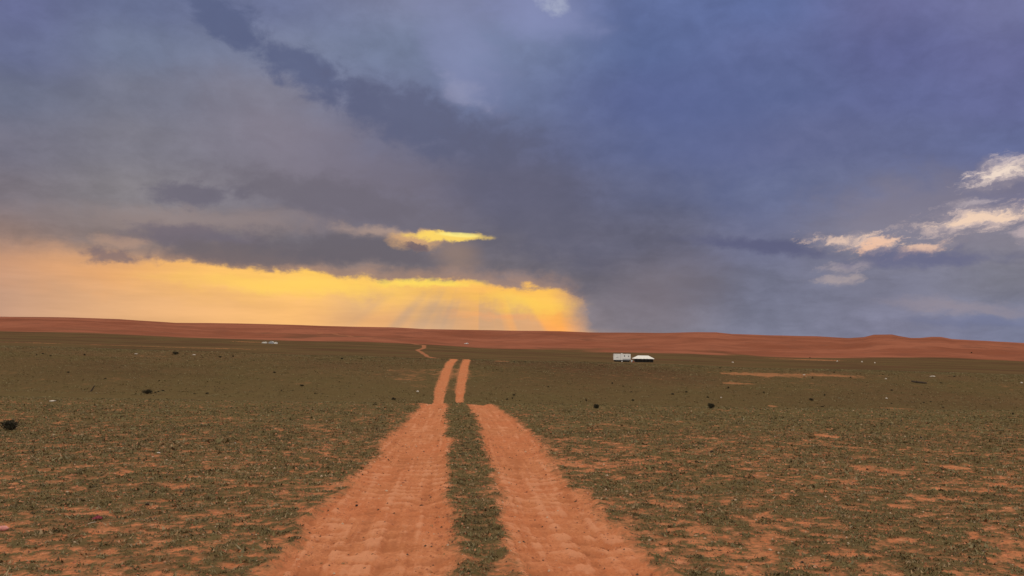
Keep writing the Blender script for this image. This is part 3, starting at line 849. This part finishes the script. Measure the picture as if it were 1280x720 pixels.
def stone(px, py, wpx, hpx, label, mat='pale', name='pale_stone', cat='stone', group='pale stones lying on the plain', ymin=0):
    global _si; _si += 1
    x, y, z, k = size_at(px, py, ymin)
    me = CM[_si % 4].copy(); me.materials.clear(); me.name = name
    o = link(name, me, M[mat], None, (x, y, z - 0.03 * hpx * k), _si * 2.1)
    o.scale = (wpx * k, wpx * k * 0.8, hpx * k)
    return tag(o, label, cat, group)

big_shrub(14, 538, 25, 14, 'largest dark bushy shrub, at the left edge of the plain', 1)
big_shrub(184, 492.5, 12, 7.0, 'dark rounded shrub with a trail of small dark tufts at its right', 2)
big_shrub(219.5, 443.3, 8.5, 4.2, 'black dome-shaped shrub alone high on the far left plain', 3)
big_shrub(889, 511, 8, 7.5, 'roundish dark shrub on the right plain, the darkest one right of the tent', 4)
big_shrub(745.5, 511, 7, 5.5, 'low dark spiky shrub on the right plain below the cabin', 5)
S = [
 (194,491.5,3.5,2,'tiny dark tuft, first to the right of the rounded left shrub'),
 (198,490.3,3,1.6,'tiny dark tuft, middle one of the trail beside the rounded left shrub'),
 (203.5,489.3,4,2,'tiny dark tuft at the far right end of the trail beside the rounded left shrub'),
 (275,447.2,4,2.4,'left one of a pair of small dark shrubs right of the dome-shaped shrub'),
 (291,446.2,3,2.2,'right one of a pair of small dark shrubs right of the dome-shaped shrub'),
 (45.5,444.3,3,1.8,'leftmost of three tiny dark shrubs near the top left of the plain'),
 (53.5,442.9,3.2,1.8,'middle and highest of three tiny dark shrubs near the top left of the plain'),
 (63,445.2,3,1.6,'rightmost of three tiny dark shrubs near the top left of the plain'),
 (105.5,444.5,3,2.6,'tiny upright dark shrub between the group of three and the dome-shaped shrub'),
 (85,466.2,3.4,1.9,'small dark shrub by itself above the leaning stick on the left plain'),
 (131.5,474,4,2,'small dark shrub just above and right of the leaning stick'),
 (259,493,4.5,2.4,'small flat dark shrub, right of the trail of tufts on the left plain'),
 (243,493,3,1.5,'very small dark shrub just left of a flatter one on the left plain'),
 (343,466.5,4,2.2,'small dark shrub on the left plain nearly under the far white camp'),
 (376.5,483,6.5,2.3,'low wide dark shrub on the left plain midway between camp and ruts'),
 (393.5,493,3,2.2,'small dark shrub just below the low wide one on the left plain'),
 (427.5,449.5,4,2.6,'dark shrub on the skyline of the near rise, left of the far path'),
 (451.5,449.3,3,1.8,'smaller dark shrub on the near rise, nearest to the far path'),
 (492,500.2,6,3.4,'dark two-humped shrub just left of the dirt ruts'),
 (642,494.8,4.5,2.3,'dark shrub just right of the dirt ruts, highest of three together'),
 (640.3,499,2.4,2.6,'narrow dark shrub, middle of three just right of the dirt ruts'),
 (634,500,3.8,2,'low dark shrub, nearest the ruts of the three at their right'),
 (643,453.3,3.2,1.6,'dark shrub on the near rise right of the ruts, left one of a pair'),
 (656.5,453,3,1.4,'dark shrub on the near rise right of the ruts, right one of a pair'),
 (685,484.2,3,1.8,'small dark shrub on the right plain midway between ruts and cabin'),
 (732.5,501.6,3,2.6,'small dark shrub directly left of the low spiky shrub'),
 (765.5,480,3,2.2,'small dark shrub straight below the white cabin'),
 (791,501.4,4.2,2.4,'small brown-black shrub right of the low spiky shrub'),
 (841,493.4,5,1.9,'low broken dark shrub below and right of the tent, left of a pair'),
 (857.5,490.8,4,1.9,'low dark shrub below and right of the tent, right of a pair'),
 (884.5,497.6,3.6,2.2,'small reddish dark shrub just above the darkest round shrub'),
 (910.5,485.6,4,2.4,'small dark shrub above and right of the darkest round shrub'),
 (900,460.6,3,1.7,'tiny dark shrub on the rise above the left end of the bare orange bank'),
 (913.5,464.2,2.5,1.6,'tiny dark shrub at the left part of the bare orange bank'),
 (954.5,491,3.6,1.6,'small flat dark shrub midway between the round shrub and the tilted one'),
 (1014,501.4,6,4.2,'tilted dark shrub on the right plain, larger of a close pair'),
 (1031,494.8,3.4,2.4,'small dark shrub just above and right of the tilted one'),
 (1015.5,473.3,3,1.6,'tiny dark shrub under the right end of the bare orange bank'),
 (1063.5,472.6,3,1.8,'tiny dark shrub just past the right end of the bare orange bank'),
 (1042.5,466.3,2.4,1.8,'tiny dark shrub on the rise above the right end of the orange bank'),
 (1176.5,479.2,4,1.5,'small flat dark shrub right of the fallen log'),
 (1193,471,5,1.4,'low dark shrub on the rise, above and right of the fallen log'),
 (1114.5,488.6,3.4,1.8,'small dark shrub left of and below the fallen log'),
 (1155,504,3.2,1.8,'small dark shrub straight below the fallen log, left one of a pair'),
 (1163.5,502.6,3.4,1.3,'faint flat shrub straight below the fallen log, right one of a pair'),
 (1179,510,3.4,1.6,'small flat dark shrub, lowest right of the group below the fallen log'),
 (1114.5,505,3,1.3,'faint flat shrub below the white rag on the right plain'),
 (1028,509,5,1.5,'faint low shrub just below the tilted shrub'),
 (1266.5,519,3.4,3,'small dark shrub by the right edge of the plain'),
 (1012.5,447.8,2.2,1.4,'tiny dark bush at the foot of the red dunes on the right'),
 (1214.5,441.5,2.4,1.8,'tiny dark bush on the slope of the red dunes at the far right'),
]
for a in S: small_shrub(*a)
CL = [(889.3,566,4.5,3.4,'black clod in the bare patch right of the ruts, the biggest one'),
 (1151,549,3,4,'upright black clod on the right plain, near the orange bare spot'),
 (1084,587,2.6,2.6,'small dark clod, left one of two on the right foreground'),
 (1176,588,2.8,3,'small dark clod, right one of two on the right foreground'),
 (446,628,4,3,'small dark clod lying on the left side of the left rut'),
 (527,627,4.5,2.6,'small dark clod in the middle of the left rut'),
 (706.5,713,4.5,3.2,'small dark clod at the bottom of the right rut'),
 (1003,705,5,3,'small dark clod at the bottom of the right foreground'),
 (184,633,5,3,'small dark clod on the left foreground, right above the pink rag')]
for a in CL: stone(*a, mat='clod', name='dark_clod', cat='clod', group='dark clods on the foreground')
W = [(522,490,3,2,'bright white stone close to the left side of the ruts'),
 (1108,498.4,3,1.6,'white scrap on the right plain below and left of the fallen log'),
 (1107.5,474,2.6,1.3,'white stone just under the crest of the right rise'),
 (1005,469,3,1.6,'white stone on the bare orange bank'),
 (929,524.8,1.8,1.6,'small white stone below and right of the round dark shrub'),
 (901.5,497.6,1.8,1.6,'small white stone right beside the reddish dark shrub'),
 (66,502,8,1.4,'long flat pale stone on the left plain above the largest shrub'),
 (170,442.9,4.5,1.2,'white stone on the far left plain, left of the dome-shaped shrub'),
 (242.5,444,4,1.2,'white stone on the far left plain, right of the dome-shaped shrub'),
 (1046.5,452,1.8,1.8,'white speck of stone far off below the double dune hump, left one of three'),
 (1077.5,452.8,2.2,1.8,'white speck of stone far off below the double dune hump, middle of three'),
 (1093.5,454,1.8,1.9,'white speck of stone far off below the double dune hump, right one of three'),
 (1166,471,6,1.4,'pale flat stone on the crest of the right rise'),
 (1277,479,3,1.6,'white stone at the right edge of the plain'),
 (916,453.2,2.6,1.3,'white stone far off between the tent and the right dunes'),
 (198,567.5,5,1.6,'thin white scrap on the left foreground'),
 (294,555,2,1.6,'tiny white stone on the left foreground, right of the scrap'),
 (969,546.8,2,1.5,'tiny white stone left of the orange bare spot on the right')]
for a in W: stone(*a)

# sticks
def stick(pts, r, label, mat, name, cat):
    x, y, z, k = size_at(*pts[0][:2])
    o = empty(name, (x, y, z)); bm = bmesh.new()
    P_ = [((p[0] - pts[0][0]) * k, (i % 2) * 0.05, (pts[0][1] - p[1]) * k) for i, p in enumerate(pts)]
    tube(bm, P_, [r * (1 - 0.5 * i / (len(pts) - 1)) for i in range(len(pts))], 6)
    me = bm_mesh(name, bm); COL.objects.unlink(o); bpy.data.objects.remove(o)
    return tag(link(name, me, M[mat], None, (x, y, z)), label, cat)
stick([(113.5,489.5),(115.5,486),(117.8,482.3)], 0.09, 'dark stick leaning upright out of the left plain', 'wood', 'leaning_stick', 'stick')
x1, y1, z1, k1 = size_at(1147, 479); x2, y2, z2, k2 = size_at(1153, 482)
bm = bmesh.new()
tube(bm, [(-0.6, 0.9, 0.22), (-0.1, 0.2, 0.12), (0.35, -0.4, 0.10), (0.6, -0.9, 0.06)], [0.10, 0.13, 0.12, 0.08], 8)
tube(bm, [(-0.1, 0.2, 0.12), (-0.35, 0.1, 0.38)], [0.05, 0.02], 5)
tag(link('fallen_log', bm_mesh('fallen_log', bm), M['wood'], None, (x1 + .2, y1, z1)), 'dark fallen log lying slantwise on the right plain', 'log')
# near litter
def rag():
    x, y, z, k = size_at(121, 652)
    bm = bmesh.new(); n = 14; rd = random.Random(4)
    from mathutils import noise as mn
    vs_ = [[bm.verts.new(((i / n - .5) * 0.12, (j / n - .5) * 0.08, 0.012 + 0.035 * abs(mn.noise(Vector((i * .35, j * .45, 2)))) + 0.03 * math.exp(-((i / n - .6) ** 2 + (j / n - .5) ** 2) * 9))) for j in range(n + 1)] for i in range(n + 1)]
    for i in range(n):
        for j in range(n): bm.faces.new((vs_[i][j], vs_[i+1][j], vs_[i+1][j+1], vs_[i][j+1]))
    bmesh.ops.solidify(bm, geom=bm.faces[:], thickness=0.004)
    return tag(link('cloth_rag', bm_mesh('cloth_rag', bm, True), M['rag'], None, (x, y, z), 0.4), 'crumpled pink-red rag lying among the plants on the left foreground', 'rag')
rag()
x, y, z, k = size_at(114.5, 657)
bm = bmesh.new(); tube(bm, [(-0.022, -0.05, 0.012), (0, 0, 0.02), (0.02, 0.06, 0.016)], [0.0035, 0.004, 0.003], 6)
tag(link('pale_stick', bm_mesh('pale_stick', bm), M['palewood'], None, (x, y, z)), 'short bleached stick beside the pink-red rag', 'stick')
x, y, z, k = size_at(3.5, 664)
bm = bmesh.new(); tube(bm, [(-0.07, 0, 0.032), (0.0, 0, 0.034), (0.035, 0, 0.032), (0.045, 0, 0.03), (0.06, 0, 0.03)], [0.026, 0.028, 0.027, 0.012, 0.012], 14)
tag(link('plastic_bottle', bm_mesh('plastic_bottle', bm, True), M['pink'], None, (x, y, z), 0.2), 'pale pink plastic scrap at the left edge of the foreground', 'litter')

# ------------------------------------------------------------------ cabin and tent
def part(name, bm, mat, parent, smooth=False): return link(name, bm_mesh(name, bm, smooth), M[mat], parent)
cx, cy, cz, k = size_at(792, 452.7, 240)
scene['camp_distance'] = cy
SC = k / 0.338
cab = empty('portable_cabin', ((778 - 792) * k + cx, cy, cz), 0.0)
tag(cab, 'white boxy cabin on a wheeled chassis, standing left of the tent', 'cabin')
w = 20.6 * 0.338; cab.scale = (SC,) * 3
# body: taller left section and right section with grey skirt
bm = bmesh.new(); box(bm, (0, 1.3, 0.82 + 1.25), (w, 2.6, 2.5), 0.05); part('body', bm, 'white', cab)
bm = bmesh.new(); box(bm, (0, 1.3, 3.36), (w + 0.12, 2.7, 0.08), 0.02); part('roof', bm, 'white', cab)
bm = bmesh.new(); box(bm, (-0.12 * w / 2 + 0.3, 0.9, 3.50), (0.5, 0.5, 0.26), 0.04); part('roof_vent', bm, 'white', cab)
bm = bmesh.new(); box(bm, (0.25 * w, -0.012, 1.12), (0.46 * w, 0.03, 0.5), 0.0); part('lower_panel', bm, 'grey', cab)
bm = bmesh.new(); box(bm, (-0.115 * w, -0.015, 2.07), (0.06, 0.03, 2.4), 0.0); part('seam_strip', bm, 'grey', cab)
for wx, wz, ww, wh in [(0.13 * w, 2.55, 0.28, 0.55), (0.375 * w, 2.45, 0.36, 0.34)]:
    bm = bmesh.new(); box(bm, (wx, -0.02, wz), (ww + 0.12, 0.04, wh + 0.12), 0.01); fr = part('window', bm, 'grey', cab)
    bm = bmesh.new(); box(bm, (wx, -0.045, wz), (ww, 0.012, wh)); part('pane', bm, 'glass', fr)
bm = bmesh.new(); box(bm, (-0.32 * w, -0.02, 1.85), (1.1, 0.03, 0.12)); box(bm, (-0.28 * w, -0.02, 2.05), (0.5, 0.03, 0.1)); part('faded_marking', bm, 'grey', cab)
bm = bmesh.new(); box(bm, (0, 0.45, 0.70), (w * 0.98, 0.12, 0.24)); box(bm, (0, 2.15, 0.70), (w * 0.98, 0.12, 0.24))
for q in (-0.45, -0.15, 0.15, 0.45): box(bm, (q * w, 1.3, 0.69), (0.1, 1.57, 0.16))
part('chassis', bm, 'dark', cab)
for sx_ in (-0.36, -0.2, 0.2, 0.34):
    for sy_ in (0.25, 2.35):
        bm = bmesh.new(); cyl(bm, (sx_ * w, sy_, 0.38), 0.40, 0.26, 'Y'); wh = part('wheel', bm, 'rubber', cab)
        bm = bmesh.new(); cyl(bm, (sx_ * w, sy_ - 0.015, 0.38), 0.17, 0.27, 'Y', 14); part('rim', bm, 'dark', wh)
bm = bmesh.new(); box(bm, (0.13 * w, 0.6, 0.38), (0.62 * w, 0.05, 0.74)); box(bm, (-0.33 * w, 0.6, 0.38), (0.3 * w, 0.05, 0.74)); part('skirt', bm, 'dark', cab)
bm = bmesh.new(); box(bm, (0, 0, 0.3), (0.36, 0.36, 0.44), 0.05); box(bm, (0, 0, 0.53), (0.14, 0.14, 0.06), 0.02)
tag(link('water_tank', bm_mesh('water_tank', bm), M['white'], None, (cab.location.x - 0.04 * w * SC, cy - 0.7, cz - 0.02)), 'small white water tank on the ground in front of the cabin', 'tank')

tent = empty('ridge_tent', ((805 - 792) * k + cx, cy, cz))
tag(tent, 'wide low tent with white hipped roof and black sides, right of the cabin', 'tent')
tent.scale = (SC,) * 3
tw, td_, eave, top_ = 26.6 * 0.338, 4.6, 1.50, 2.80
bm = bmesh.new()
nx = 24; ny = 10
def roofz(a, b):           # a,b in -1..1
    fx_ = min(1.0, (1 - abs(a)) / 0.5); fy_ = min(1.0, (1 - abs(b)) / 0.95)
    t = min(fx_, fy_)
    return eave + (top_ - eave) * (t ** 0.88) - 0.05 * math.sin(min(1, t) * math.pi)
tp = [[None] * (ny + 1) for _ in range(nx + 1)]; bt = [[None] * (ny + 1) for _ in range(nx + 1)]
for i in range(nx + 1):
    for j in range(ny + 1):
        a = i / nx * 2 - 1; b = j / ny * 2 - 1
        sag = -0.05 * (1 - math.cos(a * 6 * math.pi)) * 0.5 if abs(b) == 1 else 0
        tp[i][j] = bm.verts.new((a * tw / 2, b * td_ / 2 + td_ / 2, roofz(a, b) + sag))
        bt[i][j] = bm.verts.new((a * tw / 2, b * td_ / 2 + td_ / 2, roofz(a, b) + sag - 0.05))
for i in range(nx):
    for j in range(ny):
        bm.faces.new((tp[i][j], tp[i+1][j], tp[i+1][j+1], tp[i][j+1]))
        bm.faces.new((bt[i][j], bt[i][j+1], bt[i+1][j+1], bt[i+1][j]))
for i in range(nx):
    bm.faces.new((bt[i][0], bt[i+1][0], tp[i+1][0], tp[i][0])); bm.faces.new((tp[i][ny], tp[i+1][ny], bt[i+1][ny], bt[i][ny]))
for j in range(ny):
    bm.faces.new((tp[0][j], tp[0][j+1], bt[0][j+1], bt[0][j])); bm.faces.new((bt[nx][j], bt[nx][j+1], tp[nx][j+1], tp[nx][j]))
part('roof', bm, 'canvas', tent)
for y_ in (0.35, td_ - 0.35):
    bm = bmesh.new(); n = 60; L_ = tw * 0.84
    for i in range(n):
        xa = -L_ / 2 + L_ * i / n + 0.15; xb = xa + L_ / n
        ya_, yb_ = y_ + 0.06 * math.sin(i * 1.3), y_ + 0.06 * math.sin((i + 1) * 1.3)
        f = [bm.verts.new(p) for p in ((xa, ya_, 0), (xb, yb_, 0), (xb, yb_, eave + 0.04), (xa, ya_, eave + 0.04))]; bm.faces.new(f)
    bmesh.ops.remove_doubles(bm, verts=bm.verts[:], dist=0.001); bmesh.ops.solidify(bm, geom=bm.faces[:], thickness=0.03)
    part('side_cloth', bm, 'goat', tent)
for sx_ in (-1, 1):
    bm = bmesh.new(); box(bm, (0.15 + sx_ * tw * 0.42, td_ / 2, (eave + 0.1) / 2), (0.05, td_ - 0.7, eave + 0.1)); part('end_cloth', bm, 'goat', tent)
for i in range(6):
    xp = -tw / 2 + 0.25 + (tw - 0.5) * i / 5
    bm = bmesh.new(); cyl(bm, (xp, 0.1, eave / 2), 0.04, eave - 0.04, 'Z', 8); part('pole', bm, 'wood', tent)
for sx_ in (-1, 1):
    bm = bmesh.new(); tube(bm, [(sx_ * tw / 2, 0.05, eave - 0.03), (sx_ * (tw / 2 + 0.9), -0.8, 0.0)], [0.015, 0.015], 5); part('guy_rope', bm, 'wood', tent)
stone(791.5, 452.9, 3.2, 1.7, 'red-brown covered bundle on the ground between the cabin and the tent', mat='redbrown', name='covered_bundle', cat='bundle', group=None, ymin=240)
bx_, by_, bz_, bk = size_at(790.0, 452.7, 240)
bm = bmesh.new(); tube(bm, [(0, 0, 0), (0, 0, 0.03), (0, 0, 0.42), (0, 0, 0.45), (0, 0, 0.85), (0, 0, 0.88)], [0.27, 0.29, 0.28, 0.30, 0.28, 0.26], 16)
tag(link('storage_drum', bm_mesh('storage_drum', bm, False), M['blue'], None, (bx_, by_ + 0.6, bz_)), 'pale blue drum between the right end of the cabin and the tent', 'drum')

# ------------------------------------------------------------------ far white camp and vehicle
def small_tent(px, py, wpx, hpx, label, seed):
    x, y, z, k = size_at(px, py, 500)
    o = empty('white_tent', (x, y, z)); tag(o, label, 'tent', 'white tents of the far camp')
    w_, h_ = wpx * k, hpx * k; d_ = w_ * 0.7
    bm = bmesh.new()
    prof = [(-0.5, 0.45), (-0.3, 0.8), (-0.05, 1.0), (0.15, 0.97), (0.34, 0.75), (0.5, 0.42)]
    f0 = [bm.verts.new((p * w_, -0.08 * w_, q * h_)) for p, q in prof]; f1 = [bm.verts.new((p * w_, d_ + 0.08 * w_, q * h_)) for p, q in prof]
    for i in range(5): bm.faces.new((f0[i], f0[i+1], f1[i+1], f1[i]))
    bmesh.ops.solidify(bm, geom=bm.faces[:], thickness=0.06)
    part('roof', bm, 'canvas', o)
    bm = bmesh.new()
    b0 = [bm.verts.new((p * w_ * 0.94, 0, q * h_ - 0.08)) for p, q in prof] + [bm.verts.new((0.47 * w_, 0, 0)), bm.verts.new((-0.47 * w_, 0, 0))]
    b1 = [bm.verts.new((v.co.x, d_, v.co.z)) for v in b0]
    bm.faces.new(b0[::-1]); bm.faces.new(b1)
    n = len(b0)
    for i in (n - 3, n - 1): bm.faces.new((b0[i], b0[(i+1) % n], b1[(i+1) % n], b1[i]))
    part('wall', bm, 'grey' if seed % 2 == 0 else 'canvas', o)
small_tent(330, 429, 6.0, 1.9, 'low white tent, leftmost and flattest of the far camp', 1)
small_tent(338.5, 429.4, 6.2, 2.9, 'domed white tent with grey front in the middle of the far camp', 2)
small_tent(344.2, 429.6, 4.2, 2.1, 'small white tent, rightmost of the far camp', 3)
def car(px, py, L_, label):
    x, y, z, k = size_at(px, py, 900)
    o = empty('parked_car', (x, y, z), 0.12); tag(o, label, 'car')
    bm = bmesh.new()
    prof = [(-0.5,0.32),(-0.5,0.72),(-0.46,0.92),(-0.16,0.98),(-0.06,1.35),(0.02,1.55),(0.30,1.58),(0.42,1.45),(0.47,1.0),(0.5,0.85),(0.5,0.35)]
    a = [bm.verts.new((p * L_, -0.95, q * 1.15)) for p, q in prof]; b = [bm.verts.new((p * L_, 0.95, q * 1.15)) for p, q in prof]
    bm.faces.new(a); bm.faces.new(b[::-1]); n = len(a)
    for i in range(n): bm.faces.new((a[(i+1) % n], a[i], b[i], b[(i+1) % n]))
    bmesh.ops.bevel(bm, geom=bm.edges[:], offset=0.07, segments=2, affect='EDGES')
    part('body', bm, 'white', o)
    for s in (-1, 1):
        bm = bmesh.new(); v = [bm.verts.new((p * L_, s * 0.965, q * 1.15)) for p, q in [(-0.08,1.08),(-0.01,1.46),(0.28,1.48),(0.40,1.38),(0.43,1.08)]]
        bm.faces.new(v); bmesh.ops.solidify(bm, geom=bm.faces[:], thickness=0.02); part('window', bm, 'glass', o)
    for sx_ in (-0.32, 0.32):
        for sy_ in (-0.85, 0.85):
            bm = bmesh.new(); cyl(bm, (sx_ * L_, sy_, 0.4), 0.42, 0.28, 'Y'); wh = part('wheel', bm, 'rubber', o)
            bm = bmesh.new(); cyl(bm, (sx_ * L_, sy_, 0.4), 0.2, 0.30, 'Y', 12); part('rim', bm, 'grey', wh)
car(583, 430.2, 5.6, 'white four-wheel-drive car parked far off at the foot of the dunes')
